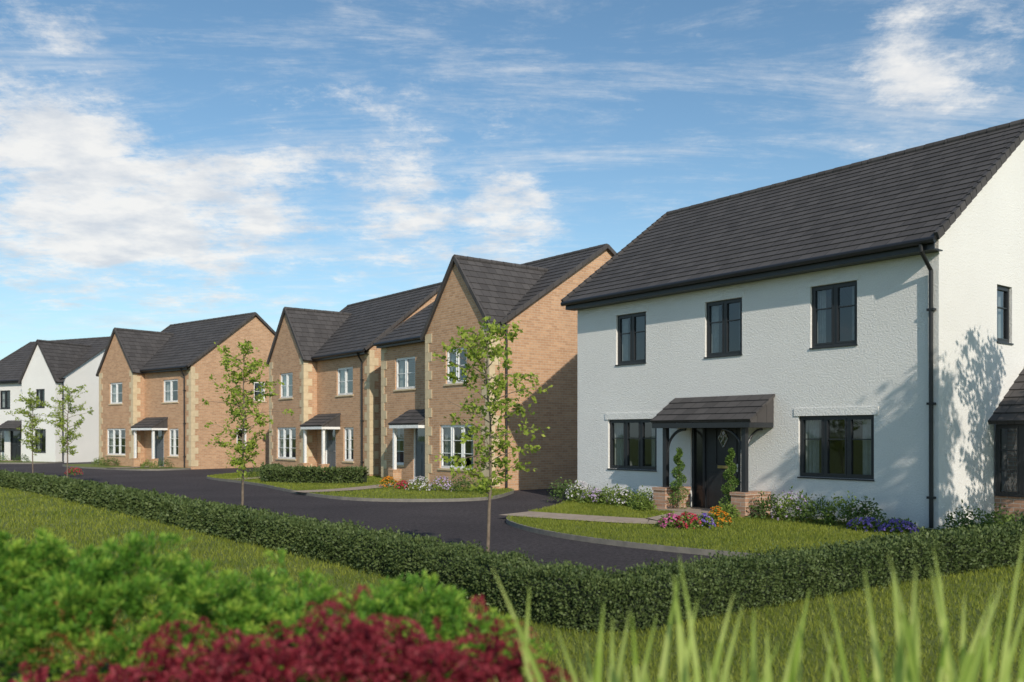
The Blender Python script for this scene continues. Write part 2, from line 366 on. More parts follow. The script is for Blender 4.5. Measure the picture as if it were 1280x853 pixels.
# ---- wing fronted houses
def quoins(par,x,y,sx,lim=9,z1=4.95):
    z=.15; i=0; mb=MB()
    while z<z1-.1:
        a,b=((.38,.2) if i%2 else (.2,.38)); b=min(b,lim)
        h=min(.3,z1-z)
        xs=sorted((x-sx*.016,x+sx*a)); mb.box(xs[0],xs[1],y-.016,y+b,z,z+h-.006); z+=.3; i+=1
    mb.build('quoin_column',M['stone'],par)
def winged_house(label,o,F,W,ww,side,p,hd,wz,wm,fm,sm,mw,nw,ds,cs,uw,lw,quoin=True,sidew=(),doorm=None,group=None,ul=2,ll_=3,wsh=0.):
    t=thing('house',label,'house',(*o,0),rot_of(F),group); D=2*hd; ze=5.1; zr=7.79; m=(zr-ze)/hd; wze=5.0
    wx0,wx1=(-ww,0) if side=='right' else (-W,-W+ww); mx0,mx1=(-W,-ww) if side=='right' else (-W+ww,0)
    cx=(wx0+wx1)/2; nf=-Y1; of=Vector((0,0,0)); ow=Vector((0,-p,0))
    mup=(-mw[0]-mw[1]/2,-mw[0]+mw[1]/2,3.28,4.4); mlo=(-nw[0]-nw[1]/2,-nw[0]+nw[1]/2,.62,1.98); door=(-ds-.5,-ds+.5,.02,2.1)
    wc=cx+wsh
    wup=(wc-uw/2,wc+uw/2,3.28,4.38); wlo=(wc-lw/2,wc+lw/2,.62,2.0)
    mb=MB(); wall(mb,of,X1,nf,mx0,mx1,0,ze,[mup,mlo,door]); wall(mb,ow,X1,nf,wx0,wx1,0,wze,[wup,wlo])
    mb.poly([(wx0,-p,wze),(wx1,-p,wze),(cx,-p,wz-.06)])
    wall(mb,Vector((wx0,0,0)),Y1,-X1,-p,0,0,wze,[]); wall(mb,Vector((wx1,0,0)),Y1,X1,-p,0,0,wze,[])
    wall(mb,of,Y1,X1,0,D,0,ze,list(sidew)); gable_poly(mb,0,0,D,ze,zr)
    wall(mb,Vector((-W,0,0)),Y1,-X1,0,D,0,ze,[]); gable_poly(mb,-W,0,D,ze,zr)
    wall(mb,Vector((0,D,0)),X1,Y1,-W,0,0,ze,[]); mb.build('wall',wm,t)
    window(t,of,X1,nf,mup,fm,2 if mw[1]<1.45 else 3,(.5,),sm); window(t,of,X1,nf,mlo,fm,1 if nw[1]<.8 else 2,(.33,.66),sm)
    window(t,ow,X1,nf,wup,fm,ul,(.5,),sm); window(t,ow,X1,nf,wlo,fm,ll_,(.33,.66),sm)
    for q in sidew: window(t,of,Y1,X1,q,fm,1,(.5,),sm)
    a,b,c,d=door
    dr=MB(); dr.obox(of,X1,nf,a+.06,b-.06,c,d-.06,-.11,-.07)
    for (g0,g1,h0,h1) in ((.16,.45,.15,.85),(.55,.84,.15,.85),(.16,.45,1.0,1.35),(.55,.84,1.0,1.35)): dr.obox(of,X1,nf,a+g0,a+g1,h0,h1,-.07,-.055)
    do=dr.build('door',doorm or M['bluedoor'],t)
    fr=MB(); fr.obox(of,X1,nf,a,b,d-.06,d,-.12,-.02); fr.obox(of,X1,nf,a,a+.06,c,d-.06,-.12,-.02); fr.obox(of,X1,nf,b-.06,b,c,d-.06,-.12,-.02); fr.build('frame',fm,do)
    g=MB(); g.poly([(a+.2,.06,1.45),(b-.2,.06,1.45),(b-.2,.06,1.9),(a+.2,.06,1.9)]); g.build('pane',M['glass'],do)
    g=MB(); g.tube([(b-.14,.06,1.0),(b-.14,.02,1.0),(b-.24,.02,1.0)],.012,6); g.build('handle',M['steel'],do)
    # main roof
    x0,x1=-W-.1,.1; ye=-.26; e=ze+.06+m*ye; top=zr+.06
    rf=MB(); courses(rf,(x0,ye,e),(x1,ye,e),(x0,hd,top),(x1,hd,top),17); courses(rf,(x0,D-ye,e),(x1,D-ye,e),(x0,hd,top),(x1,hd,top),17)
    ro=rf.build('roof',M['tile'],t); ridge_tiles(ro,(x0,hd,top),(x1,hd,top),M['tile'])
    for x in (x0-.01,x1+.01):
        for yy in (ye,D-ye):
            v=MB(); v.bar((x,yy,e),(x,hd,top),.05,.12); v.build('verge',M['tile'],ro)
    # wing roof
    ws=(wz-wze)/(ww/2); ov=.16; yb=(wz-ze-.06)/m+.1; yf=-p-.07; rw=MB()
    for xx in (wx0-ov,wx1+ov):
        ez=wze-ov*ws
        courses(rw,(xx,yf,ez),(xx,-.12,ez),(cx,yf,wz),(cx,yb,wz),11)
    wr=rw.build('wing_roof',M['tile'],t); ridge_tiles(wr,(cx,yf,wz),(cx,yb-.1,wz),M['tile'])
    for xx in (wx0-ov,wx1+ov):
        v=MB(); v.bar((xx,yf-.01,wze-ov*ws),(cx,yf-.01,wz),.05,.12); v.build('verge',M['tile'],wr)
    f=MB(); f.box(mx0+.02,mx1-.02,ye+.03,ye+.055,e-.17,e-.02); f.box(mx0+.02,mx1-.02,ye+.055,-.003,e-.17,e-.155); f.build('fascia',M['dark'],t)
    gutter_set(t,mx0+(.0 if side=='right' else .15),mx1-(.15 if side=='right' else -.05),ye-.03,e-.045)
    if side=='left': downpipe(t,[(-.5,ye-.03,e-.09),(-.5,-.07,e-.45),(-.5,-.06,.1)])
    else: downpipe(t,[(.07,-.02,4.85),(.07,-.02,.1)])
    if quoin:
        if side=='right': quoins(t,0,-p,-1); quoins(t,-ww,-p,1,p-.02); quoins(t,-W,0,1)
        else: quoins(t,wx1,-p,-1,p-.02); quoins(t,-W,-p,1); quoins(t,0,0,-1)
    ca=canopy(t,-cs[1],-cs[0],.85,2.05,2.55,M['tile'],fm,4)
    for px in (-cs[1]+.17,-cs[0]-.17):
        if side=='right' and px>-ww-.3: continue
        k=MB(); k.box(px-.05,px+.05,-.74,-.64,.5 if quoin else 0,1.95); k.build('post',fm,ca)
        if quoin:
            k=MB(); k.box(px-.13,px+.13,-.83,-.5,0,.46); k.box(px-.145,px+.145,-.845,-.485,.46,.5); k.build('brick_pier',wm,ca)
    s=MB(); s.box(a-.2,b+.2,-.48,-.005,0,.11); s.build('doorstep',M['path'],t)
    return t
GB='buff brick houses in the middle of the street'
winged_house('buff brick house with steep gable on its right, directly left of the white nearest house',(-.19,26.8),F1,7.44,3.5,'right',.6,4.1,7.19,M['brick'],M['white'],M['stone'],(5.8,1.35),(6.25,.75),4.75,(3.56,5.5),1.15,1.85,group=GB)
winged_house('middle of the three buff brick houses, gable on its left and cream quoins',(-5.48,34.5),F1,8.2,3.6,'left',.6,3.4,7.19,M['brick'],M['white'],M['stone'],(2.07,1.4),(1.75,.85),3.35,(2.4,4.45),1.35,2.0,group=GB)
winged_house('farthest of the three buff brick houses, showing its wide brick gable end to the right',(-15.4,43.0),(-.77,.638),8.0,3.6,'left',.6,3.53,7.15,M['brick'],M['white'],M['stone'],(1.9,1.4),(1.6,.9),3.0,(2.1,4.2),1.35,2.0,sidew=((3.5,4.2,3.4,4.4),(2.5,3.1,.9,2.0)),group=GB)
winged_house('white rendered house with dark steep gable at the far left end of the street',(-26.6,53.0),(-.90,.436),8.4,3.0,'right',.45,4.1,7.25,M['render'],M['dark'],M['dark'],(5.2,1.0),(5.6,.7),4.2,(3.05,4.9),.8,1.0,quoin=False,doorm=M['door'],ul=2,ll_=2,wsh=.15)
# ------------------------------------------------------------------ ground
def chaikin(P,n=2,closed=False):
    P=[Vector((p[0],p[1])) for p in P]
    for _ in range(n):
        Q=[]; k=len(P)
        for i in range(k if closed else k-1):
            a,b=P[i],P[(i+1)%k]; Q+=[a*.75+b*.25,a*.25+b*.75]
        if not closed: Q=[P[0]]+Q+[P[-1]]
        P=Q
    return P
def sheet(name,P,z,mat,label,cat):
    mb=MB(); mb.poly([(p[0],p[1],z) for p in P]); return struct(mb.build(name,mat),label,cat)
g=MB(); g.poly([(-600,-300,0),(600,-300,0),(600,900,0),(-600,900,0)]); struct(g.build('ground',M['lawn']),'mown grass ground around the whole street','ground')
hf=chaikin([(-40,44),(-27,37),(-17.3,30.2),(-8.6,19.6),(-4.28,14.1),(-1.91,11.27),(-.67,9.43),(.28,7.87),(.95,7.55),(1.96,8.4),(3.5,9.57),(5.0,10.6),(6.7,11.75),(9.5,13.9),(12,16.5)],2)
def offset(P,d):
    out=[]
    for i in range(len(P)):
        t=(P[min(i+1,len(P)-1)]-P[max(i-1,0)]).normalized(); out.append(P[i]+Vector((-t.y,t.x))*d)
    return out
HW=.48; HH=.40
sheet('road',[tuple(p) for p in offset(hf,HW*.7)]+[(11,20),(6,30),(1,38),(-6,48),(-14,55),(-22,62),(-45,66),(-60,56)],.006,M['asphalt'],'dark asphalt shared drive between the hedge and the houses','road')
lawns={
 'white':[(-.2,17.4),(.1,16.0),(.8,14.5),(1.9,13.2),(3.05,12.25),(4.3,11.3),(5.6,11.7),(7.0,12.7),(9.5,14.5),(10.4,17.0),(7.6,16.2),(2.2,22.9),(1.4,22.3),(.95,20.2),(.3,18.7)],
 'two':[(-.2,24.2),(-.6,22.9),(-1.8,22.3),(-3.8,22.5),(-5.4,24.2),(-7.2,27.4),(-8.6,30.0),(-11.3,33.4),(-12,35),(-11.5,38),(-9,41),(-4,34.5),(-1,28.5),(.2,26.6)],
 'four':[(-15.5,42.4),(-16.9,41.2),(-19.5,43.0),(-22.6,45.5),(-24.5,48.5),(-22,50),(-15.2,44.2)],
 'five':[(-26.3,52.5),(-27.8,50.4),(-37,53.8),(-37,58),(-27,55)]}
ll={'white':'curved front lawn of the nearest white house','two':'lawn strip in front of the two nearer brick houses','four':'narrow lawn before the farthest brick house','five':'narrow lawn before the far white house'}
for k,P in lawns.items():
    Q=chaikin(P,2,True); lawns[k]=Q
    area=sum(Q[i].x*Q[(i+1)%len(Q)].y-Q[(i+1)%len(Q)].x*Q[i].y for i in range(len(Q)))
    sg=1 if area>0 else -1
    mb=MB(); inn=[]
    for i in range(len(Q)):
        t=(Q[(i+1)%len(Q)]-Q[i-1]).normalized(); inn.append(Q[i]+Vector((-t.y,t.x))*.055*sg)
    for i in range(len(Q)):
        j=(i+1)%len(Q); mb.poly([(*Q[i],0),(*Q[j],0),(*Q[j],.085),(*Q[i],.085)]); mb.poly([(*Q[i],.085),(*Q[j],.085),(*inn[j],.085),(*inn[i],.085)]); mb.poly([(*inn[i],.085),(*inn[j],.085),(*inn[j],.02),(*inn[i],.02)])
    struct(mb.build('kerb',M['kerb']),'thin edging around the '+ll[k],'kerb')
    sheet('lawn',inn,.075,M['lawn'],ll[k],'lawn')
def strip(name,P,w,z,mat,label,cat):
    P=[Vector(p) for p in P]; a=offset(P,w/2); b=offset(P,-w/2)
    mb=MB()
    for i in range(len(P)-1): mb.poly([(*a[i],z),(*b[i],z),(*b[i+1],z),(*a[i+1],z)])
    return struct(mb.build(name,mat),label,cat)
PW=chaikin([(.05,18.25),(1.4,17.2),(2.75,16.35),(3.2,17.2),(4.0,18.5)],2)
P2=chaikin([(-6.0,25.0),(-4.6,26.2),(-3.2,30.3)],2)
strip('path',PW,1.05,.095,M['path'],'paved path across the lawn to the white house door','path')
strip('path',P2,.9,.095,M['path'],'paved path to the door of the nearest brick house','path')
strip('path',[(-9.9,31.9),(-7.75,36.9)],.9,.095,M['path'],'paved path to the door of the middle brick house','path')
strip('path',[(-19.1,42.7),(-17.6,44.8)],.9,.095,M['path'],'paved path to the door of the farthest brick house','path')
strip('flower_bed',[wpt(.0,.4),wpt(3.3,.4)],.7,.083,M['soil'],'soil bed under the right window of the white house','flower bed')
strip('flower_bed',[wpt(5.9,.4),wpt(9.2,.4)],.7,.083,M['soil'],'soil bed under the left window of the white house','flower bed')
# ------------------------------------------------------------------ hedges
def hedge(path_front,w,h,n,label,leaf=.032,lod=True):
    t=thing('hedge',label,'hedge')
    P=[Vector(p) for p in path_front]; seg=[(P[i+1]-P[i]).length for i in range(len(P)-1)]
    mb=MB(); fi=offset(P,.06); bi=offset(P,w-.06)
    for i in range(len(P)-1):
        a,b,c,d=fi[i],fi[i+1],bi[i+1],bi[i]; z=h-.07
        mb.poly([(*a,0),(*b,0),(*b,z),(*a,z)]); mb.poly([(*d,0),(*c,0),(*c,z),(*d,z)]); mb.poly([(*a,z),(*b,z),(*c,z),(*d,z)])
    mb.build('dark_core',M['hedgecore'],t)  # solid hull coloured dark in place of the shaded inside
    A=np.array([tuple(p) for p in P]); wt=np.array([seg[i]/max(.5*(P[i]+P[i+1]).length if lod else 10,4)**1.3 for i in range(len(seg))]); wt/=wt.sum()
    idx=rng.choice(len(seg),n,p=wt); f=rng.random(n)
    base=A[idx]*(1-f[:,None])+A[idx+1]*f[:,None]; d=unit(A[idx+1]-A[idx]); nl=np.stack([-d[:,1],d[:,0]],1)
    s=rng.random(n)*(h+w+h*.6); off=np.zeros(n); z=np.zeros(n); N=np.zeros((n,3))
    fr=s<h; tp=(s>=h)&(s<h+w); bk=s>=h+w
    off[fr]=0; z[fr]=s[fr]; N[fr,:2]=-nl[fr]
    off[tp]=s[tp]-h; z[tp]=h; N[tp,2]=1
    off[bk]=w; z[bk]=h-(s[bk]-h-w); N[bk,:2]=nl[bk]
    k=np.clip((z-h*.75)/(h*.25),0,1); off=np.where(fr,off+.05*k**2,np.where(bk,off-.05*k**2,off))
    lump=.035*np.sin(base[:,0]*5.1+z*7)*np.cos(base[:,1]*4.3)+.02*np.sin(base[:,0]*13+base[:,1]*17)+rng.normal(0,.03,n)
    Pt=np.zeros((n,3)); Pt[:,:2]=base+nl*off[:,None]; Pt[:,2]=np.maximum(z,.01); Pt+=N*lump[:,None]
    D=N*.6+rng.normal(0,.75,(n,3)); D[:,2]+=.3
    dist=np.linalg.norm(Pt[:,:2],axis=1); sc=np.clip(dist/9,1,2.6) if lod else np.ones(n)*1.6
    L=leaf*sc*rng.uniform(.7,1.5,n)
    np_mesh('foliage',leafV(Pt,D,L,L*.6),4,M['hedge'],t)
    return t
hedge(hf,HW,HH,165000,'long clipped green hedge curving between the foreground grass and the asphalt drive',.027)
hedge([(-9.0,32.3),(-8.3,30.3),(-7.0,29.6),(-4.9,29.4)],.6,.5,9000,'short clipped hedge in front of the middle brick house',.05,False)
# ------------------------------------------------------------------ grass
hu=np.array([p.x/p.y for p in hf]); hy=np.array([p.y for p in hf])
def blades(name,X,Y,z0,h,w,label):
    n=len(X); a=rng.random(n)*2*np.pi; hh=h*rng.uniform(.5,1.3,n); lean=rng.normal(0,.35,(n,2))
    V=np.zeros((n,3,3)); c=np.stack([np.cos(a),np.sin(a)],1)*(w/2)[:,None]
    B=np.stack([X,Y],1); V[:,0,:2]=B-c; V[:,1,:2]=B+c; V[:,2,:2]=B+lean*hh[:,None]; V[:,0,2]=V[:,1,2]=z0; V[:,2,2]=z0+hh
    return tag(np_mesh(name,V.reshape(-1,3),3,M['grass']),label,'grass',kind='stuff')
n=240000; u=rng.uniform(-.66,.66,n); yh=np.interp(u,hu,hy); Y=3.2*np.exp(rng.random(n)*np.log(np.maximum(yh,3.3)/3.2)); k=rng.random(n)<np.log(yh/3.2)/2.4
u,Y=u[k],Y[k]; blades('grass',u*Y,Y,0,np.full(len(u),.05)*np.clip(Y/10,1,1.3),.006*np.clip(Y/5,1,5),'mown grass in front of the long hedge')
def inpoly(X,Y,P):
    r=np.zeros(len(X),bool); k=len(P)
    for i in range(k):
        a,b=P[i],P[(i+1)%k]
        if a.y==b.y: continue
        r^=((a.y>Y)!=(b.y>Y))&(X<(b.x-a.x)*(Y-a.y)/(b.y-a.y)+a.x)
    return r
def lawn_blades(P,path,w,n,label):
    xs=[p.x for p in P]; ys=[p.y for p in P]; X=rng.uniform(min(xs),max(xs),n); Y=rng.uniform(min(ys),max(ys),n)
    k=inpoly(X,Y,P)
    for i in range(len(path)-1):
        a,b=path[i],path[i+1]; d=b-a; L2=max(d.length_squared,1e-9)
        tt=np.clip(((X-a.x)*d.x+(Y-a.y)*d.y)/L2,0,1); k&=((X-a.x-tt*d.x)**2+(Y-a.y-tt*d.y)**2)>(w/2)**2
    X,Y=X[k],Y[k]; blades('grass',X,Y,.075,np.full(len(X),.045),.012*np.clip(Y/14,1,3),label)
lawn_blades(lawns['white'],PW,1.0,120000,'mown grass on the curved lawn of the white house'); lawn_blades(lawns['two'],P2,.85,70000,'mown grass on the lawn of the nearer brick houses')
# ------------------------------------------------------------------ trees
def tree(loc,h,label,seed,group=None,nb=36,spread=.60,dens=.85,lf=(.042,.078)):
    rg=random.Random(seed); t=thing('young_tree',label,'tree',(*loc,0),rg.random()*6,group)
    k=h/3.3
    tr=MB(); tp=[(0,0,0)]; x=y=0
    for i in range(1,12):
        x+=rg.gauss(0,.012)*k; y+=rg.gauss(0,.012)*k; tp.append((x,y,h*.93*i/11))
    tr.tube(tp,[.026*k*(1-.8*i/11) for i in range(12)],8); tr.build('trunk',M['bark'],t,True)
    def at(z):
        f=z/(h*.93)*11; i=min(10,int(f)); a=Vector(tp[i]); return a.lerp(Vector(tp[i+1]),f-i)
    br=MB(); pts=[]; ds=[]
    for i in range(nb):
        fz=.31+.61*(i+rg.random()*.6)/nb; z=h*fz; prof=math.sin(math.pi*min(1,max(.08,(1.02-fz)/.74)))**.8
        L=spread*k*prof*rg.uniform(.5,1.15)+.1*k; az=i*2.4+rg.gauss(0,.4); el=R(rg.uniform(18,50))
        d=Vector((math.cos(az)*math.cos(el),math.sin(az)*math.cos(el),math.sin(el))); a=at(z); P=[a]; dd=d.copy()
        for j in range(5):
            dd=(dd+Vector((rg.gauss(0,.13),rg.gauss(0,.13),rg.gauss(0,.1)-.04))).normalized(); P.append(P[-1]+dd*L/5)
        br.tube(P,[.008*k*(1-.16*j) for j in range(6)],5,False)
        for tw in range(int(rg.randint(5,8)*dens)):
            f=rg.uniform(.15,1.); j=min(4,int(f*5)); b=P[j].lerp(P[j+1],f*5-j)
            e=(dd+Vector((rg.gauss(0,.8),rg.gauss(0,.8),rg.gauss(.1,.5)))).normalized(); l=rg.uniform(.09,.2)*k
            br.tube([b,b+e*l],[.003*k,.0015*k],4,False)
            for q in range(rg.randint(11,19)):
                pts.append(tuple(b+e*l*rg.uniform(.1,1.1)+Vector((rg.gauss(0,.03),rg.gauss(0,.03),rg.gauss(0,.025)))*k)); ds.append((e.x+rg.gauss(0,.8),e.y+rg.gauss(0,.8),e.z+rg.gauss(-.3,.6)))
    for q in range(60):
        pts.append(tuple(at(h*.9)+Vector((rg.gauss(0,.05),rg.gauss(0,.05),rg.uniform(-.1,.24)))*k)); ds.append((rg.gauss(0,1),rg.gauss(0,1),rg.gauss(.4,.6)))
    br.build('branches',M['bark'],t)
    n=len(pts); L=rng.uniform(lf[0],lf[1],n)*min(k,1.5)
    np_mesh('crown',leafV(np.array(pts),np.array(ds),L,L*.66),4,M['tree'],t)
    return t
GT='slender young trees along the long hedge'
tree((-.315,10.6),3.15,'slender young tree nearest the camera, before the nearest brick house',11,GT)
tree((-4.71,15.6),3.35,'slender young tree before the gable end of the farthest brick house',23,GT)
tree((-14.4,29.0),3.3,'slender young tree beside the farthest brick house, right of the leftmost tree',31,GT)
tree((-17.1,32.0),3.3,'leftmost slender young tree before the far white house',47,GT)
tree((9.7,12.3),5.9,'taller tree outside the right edge, shading the white gable wall',59,None,46,.5,1.2,(.05,.09))
tree((8.9,8.5),6.9,'tall unseen tree added outside the right edge to shade the white house front',71,None,60,.62,1.6,(.06,.10))  # unseen tree, added only for shade on the lower right of the front
# ------------------------------------------------------------------ shrubs
def shrub(loc,r,h,lm,fm,label,nl=520,nf=110,name=None,ls=.06,z0=.075):
    n=nl; th=rng.random(n)*2*np.pi; ph=np.arccos(rng.random(n)**.8); rr=rng.uniform(.55,1.05,n)*(1+.18*np.sin(3*th+loc[0]*9))
    Nn=np.stack([np.sin(ph)*np.cos(th),np.sin(ph)*np.sin(th),np.cos(ph)],1); P=Nn*rr[:,None]*np.array([r,r,h*.85])
    L=rng.uniform(.6,1.3,n)*ls; V=leafV(P,Nn*.7+rng.normal(0,.6,(n,3)),L,L*.5)
    if fm is None:
        o=np_mesh(name or 'shrub',V,4,lm); o.location=(*loc,z0); return tag(o,label,'shrub')
    t=thing(name or 'flowering_shrub',label,'flowers',(*loc,z0)); np_mesh('foliage',V,4,lm,t)
    c=rng.random(nf)*2*np.pi; p=np.arccos(rng.random(nf)**.6); N2=np.stack([np.sin(p)*np.cos(c),np.sin(p)*np.sin(c),np.cos(p)],1); Pc=N2*rng.uniform(.95,1.15,(nf,1))*np.array([r,r,h*.9])
    k=5; Pp=np.repeat(Pc,k,0); a=np.tile(np.arange(k)*2*np.pi/k,nf); 
    S=unit(np.cross(N2,rng.normal(size=N2.shape))); T=np.cross(N2,S); S=np.repeat(S,k,0); T=np.repeat(T,k,0)
    D=S*np.cos(a)[:,None]+T*np.sin(a)[:,None]+np.repeat(N2,k,0)*.35; L=np.repeat(rng.uniform(.6,1.2,nf),k)*.034
    np_mesh('blossoms',leafV(Pp,D,L,L*.8),4,fm,t); return t
S_,SD=M['shrub'],M['shrubd']
wl='of the white house'
for s,p,r,h,lm,fm,lab,nf in (
 (9.0,.55,.36,.55,SD,None,'dark round shrub at the left end of the bed '+wl,0),
 (8.4,.6,.34,.50,S_,M['fwhite'],'white flowering shrub, first from the left corner '+wl,150),
 (7.85,.65,.28,.36,S_,M['fmauve'],'mauve flowering shrub under the left window '+wl,100),
 (7.35,.6,.32,.46,S_,None,'low leafy shrub between mauve and white flowers, left bed '+wl,0),
 (6.9,.6,.3,.44,S_,M['fwhite'],'white flowering shrub nearer the door canopy '+wl,90),
 (6.3,.65,.34,.44,S_,None,'low green shrub just left of the left brick pier '+wl,0),
 (3.0,.6,.36,.52,SD,None,'dark shrub just right of the right brick pier '+wl,0),
 (2.5,.55,.36,.60,S_,M['fmauve'],'pale mauve flowering shrub left of the right window '+wl,60),
 (1.98,.6,.38,.54,SD,None,'dark leafy shrub under the middle of the right window '+wl,0),
 (1.45,.6,.40,.58,S_,None,'green leafy shrub under the right side of the right window '+wl,0),
 (1.02,.55,.34,.52,SD,None,'dark shrub at the right end of the bed, before the downpipe '+wl,0),
 (3.55,1.15,.24,.30,S_,None,'small green shrub before the right brick pier '+wl,0),
 (5.75,1.15,.24,.28,S_,None,'small green shrub before the left brick pier '+wl,0),
 (.75,1.0,.28,.22,S_,M['fpurple'],'low purple flowers, left of a pair by the downpipe '+wl,150),
 (.2,.95,.28,.22,S_,M['fpurple'],'low purple flowers, right of a pair by the downpipe '+wl,150)):
    shrub(wpt(s,p),r,h,lm,fm,lab,800,nf)
for x,y,r,h,fm,lab in ((2.75,15.55,.2,.24,'fpink','pink flowers at the left end of the bright cluster by the white house path'),(3.02,15.4,.2,.28,'fred','red flowers in the bright cluster by the white house path'),
 (3.32,15.55,.19,.24,'fpurple','purple flowers between red and orange by the white house path'),(3.62,15.8,.22,.34,'forange','orange flowers at the right end of the bright cluster by the white house path'),
 (-3.75,27.3,.28,.34,'forange','orange flowers beside the path of the nearest brick house'),(-3.2,26.4,.24,.26,'fred','red flowers between orange and white ones by the nearest brick house'),
 (-2.65,25.6,.36,.42,'fwhite','white flowering shrub before the canopy of the nearest brick house'),(-2.0,25.5,.36,.42,'fmauve','mauve flowering shrub under the gable window of the nearest brick house'),
 (-17.6,36.0,.3,.3,'fred','red flowers at the far left end behind the hedge')):
    shrub((x,y),r,h,S_,M[fm],lab,380,95 if y<16 else 130)
for x,y,r,h,lm,lab in ((-1.4,25.3,.38,.46,SD,'dark shrub right of the mauve flowers by the nearest brick house'),(-.85,25.4,.38,.46,S_,'green shrub at the right corner of the nearest brick house'),
 (-9.6,33.6,.4,.5,SD,'dark shrub at the left end of the short hedge by the middle brick house'),(-16.5,42.5,.45,.5,SD,'dark shrub at the right corner of the farthest brick house'),
 (-17.4,42.9,.4,.4,S_,'green shrub under the narrow window of the farthest brick house'),(-20.6,46.0,.5,.5,SD,'dark shrub under the gable window of the farthest brick house'),(-21.5,46.7,.4,.45,S_,'green shrub at the left corner of the farthest brick house'),
 (-28.3,51.7,.5,.5,SD,'dark shrub at the right corner of the far white house'),(-30.0,52.4,.5,.55,S_,'green shrub under the gable of the far white house'),
 (7.2,14.25,.34,.5,SD,'dark shrub before the gable wall of the white house, nearest its corner'),(7.75,14.4,.36,.5,S_,'green shrub before the gable wall of the white house, middle of three'),(8.3,14.8,.34,.36,SD,'low dark shrub before the side bay of the white house')):
    shrub((x,y),r,h,lm,None,lab,620)
def topiary(loc,label):
    t=thing('spiral_topiary',label,'topiary',(*loc,.12)); s=MB(); s.tube([(0,0,0),(0,0,1.2)],[.018,.008],6); s.build('stem',M['bark'],t)
    n=4200; f=rng.random(n)**.85; a=f*2*np.pi*4.2; rad=.21*(1-f*.8); P=np.stack([np.cos(a)*rad*.55,np.sin(a)*rad*.55,.08+f*1.18],1)
    o=unit(rng.normal(size=(n,3))); P+=o*(rad*.48+.014)[:,None]*np.array([1,1,.8]); L=rng.uniform(.02,.045,n)
    np_mesh('foliage',leafV(P,o+rng.normal(0,.5,(n,3)),L,L*.6),4,M['topiary'],t,None)
topiary(wpt(5.2,.68),'spiral topiary left of the white house door'); topiary(wpt(3.86,.66),'spiral topiary right of the white house door')
# ------------------------------------------------------------------ foreground planting
def lumps(X,Y,s): return .5*np.sin(X*7.3+s)*np.cos(Y*6.1+s*2)+.3*np.sin(X*15.1+Y*11+s)+.2*np.sin(X*27-Y*19+s*3)
def mound_pts(n,xs,zs,yc,yr,amp,seed):
    X=rng.uniform(xs[0],xs[-1],n); zt=np.interp(X,xs,zs); th=rng.uniform(-.5,1.35,n)
    k=1+amp*lumps(X,th,seed)
    Y=yc-yr*np.sin(th)*k; Zz=zt*(.42+.58*np.cos(th))+amp*.6*lumps(X,th*1.4,seed+1); N=np.stack([rng.normal(0,.3,n),-np.sin(th)*.9,np.cos(th)],1)
    return np.stack([X,Y,Zz],1),N
def core(name,xs,zs,yc,yr,par,mat,sh=.8):
    mb=MB(); th=[-1.0,-.5,0,.5,.9,1.3,1.57]; g=[]
    for x,z in zip(xs,zs): g.append([(x,yc-yr*.75*math.sin(t),max(0,z*sh*(.42+.58*math.cos(t)) if t<1.5 else 0)) for t in th])
    for i in range(len(g)-1):
        for j in range(len(th)-1): mb.poly([g[i][j],g[i+1][j],g[i+1][j+1],g[i][j+1]])
    return mb.build(name,mat,par)  # dark solid core, stands in for shade between the sprays
def sprays(k,P,N,L,leafL,w,mat,par,name='foliage',curl=.3,up=.35,spread=.75,jit=.45):
    n=len(P)
    D=unit(N*.8+rng.normal(0,jit,N.shape)+np.array([0,0,up])); S=unit(np.cross(D,rng.normal(size=D.shape)))
    ln=L*rng.uniform(.5,1.35,n)
    t=np.tile(np.linspace(.02,1,k),n); sg=np.tile(np.where(np.arange(k)%2,1.,-1.),n)
    Dr=np.repeat(D,k,0); Sr=np.repeat(S,k,0); B=np.repeat(P,k,0)+Dr*(np.repeat(ln,k)*t)[:,None]; B[:,2]-=curl*(np.repeat(ln,k)*t**2)
    d=Dr*.9+Sr*sg[:,None]*spread+rng.normal(0,.25,Dr.shape); l=leafL*(1.2-.75*t)*rng.uniform(.6,1.4,n*k)
    return np_mesh(name,leafV(B,d,l,l*w),4,mat,par,t)
def plumes(P,N,L,kb,kn,needle,mat,par,up=.5,jit=.45,lean=(0,0,0),curl=.35):
    n=len(P); D=unit(N*.8+rng.normal(0,jit,N.shape)+np.array([0,0,up])+np.array(lean)); S=unit(np.cross(D,rng.normal(size=D.shape)))
    ln=L*rng.uniform(.45,1.35,n)
    tb=np.tile(np.linspace(.05,.97,kb),n); ang=rng.uniform(0,2*np.pi,n*kb)
    Db=np.repeat(D,kb,0); Sb=np.repeat(S,kb,0); Tb=np.cross(Db,Sb); lb=np.repeat(ln,kb)
    B=np.repeat(P,kb,0)+Db*(lb*tb)[:,None]; B[:,2]-=curl*lb*tb**2
    bd=unit(Db*1.0+Sb*(np.cos(ang)*.5)[:,None]+Tb*(np.sin(ang)*.5)[:,None]+rng.normal(0,.12,Db.shape)); bl=lb*(.28-.2*tb)
    tn=np.tile(np.linspace(0,1,kn),n*kb); Bn=np.repeat(B,kn,0); dn=np.repeat(bd,kn,0); lnn=np.repeat(bl,kn)
    Pn=Bn+dn*(lnn*tn)[:,None]; Pn[:,2]-=.3*lnn*tn**2
    dd=dn+rng.normal(0,.45,dn.shape); l=needle*rng.uniform(.6,1.4,len(Pn))
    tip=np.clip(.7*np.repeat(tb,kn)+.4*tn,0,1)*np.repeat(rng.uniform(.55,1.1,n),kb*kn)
    return np_mesh('foliage',leafV(Pn,dd,l,l*.2),4,mat,par,np.clip(tip,0,1))
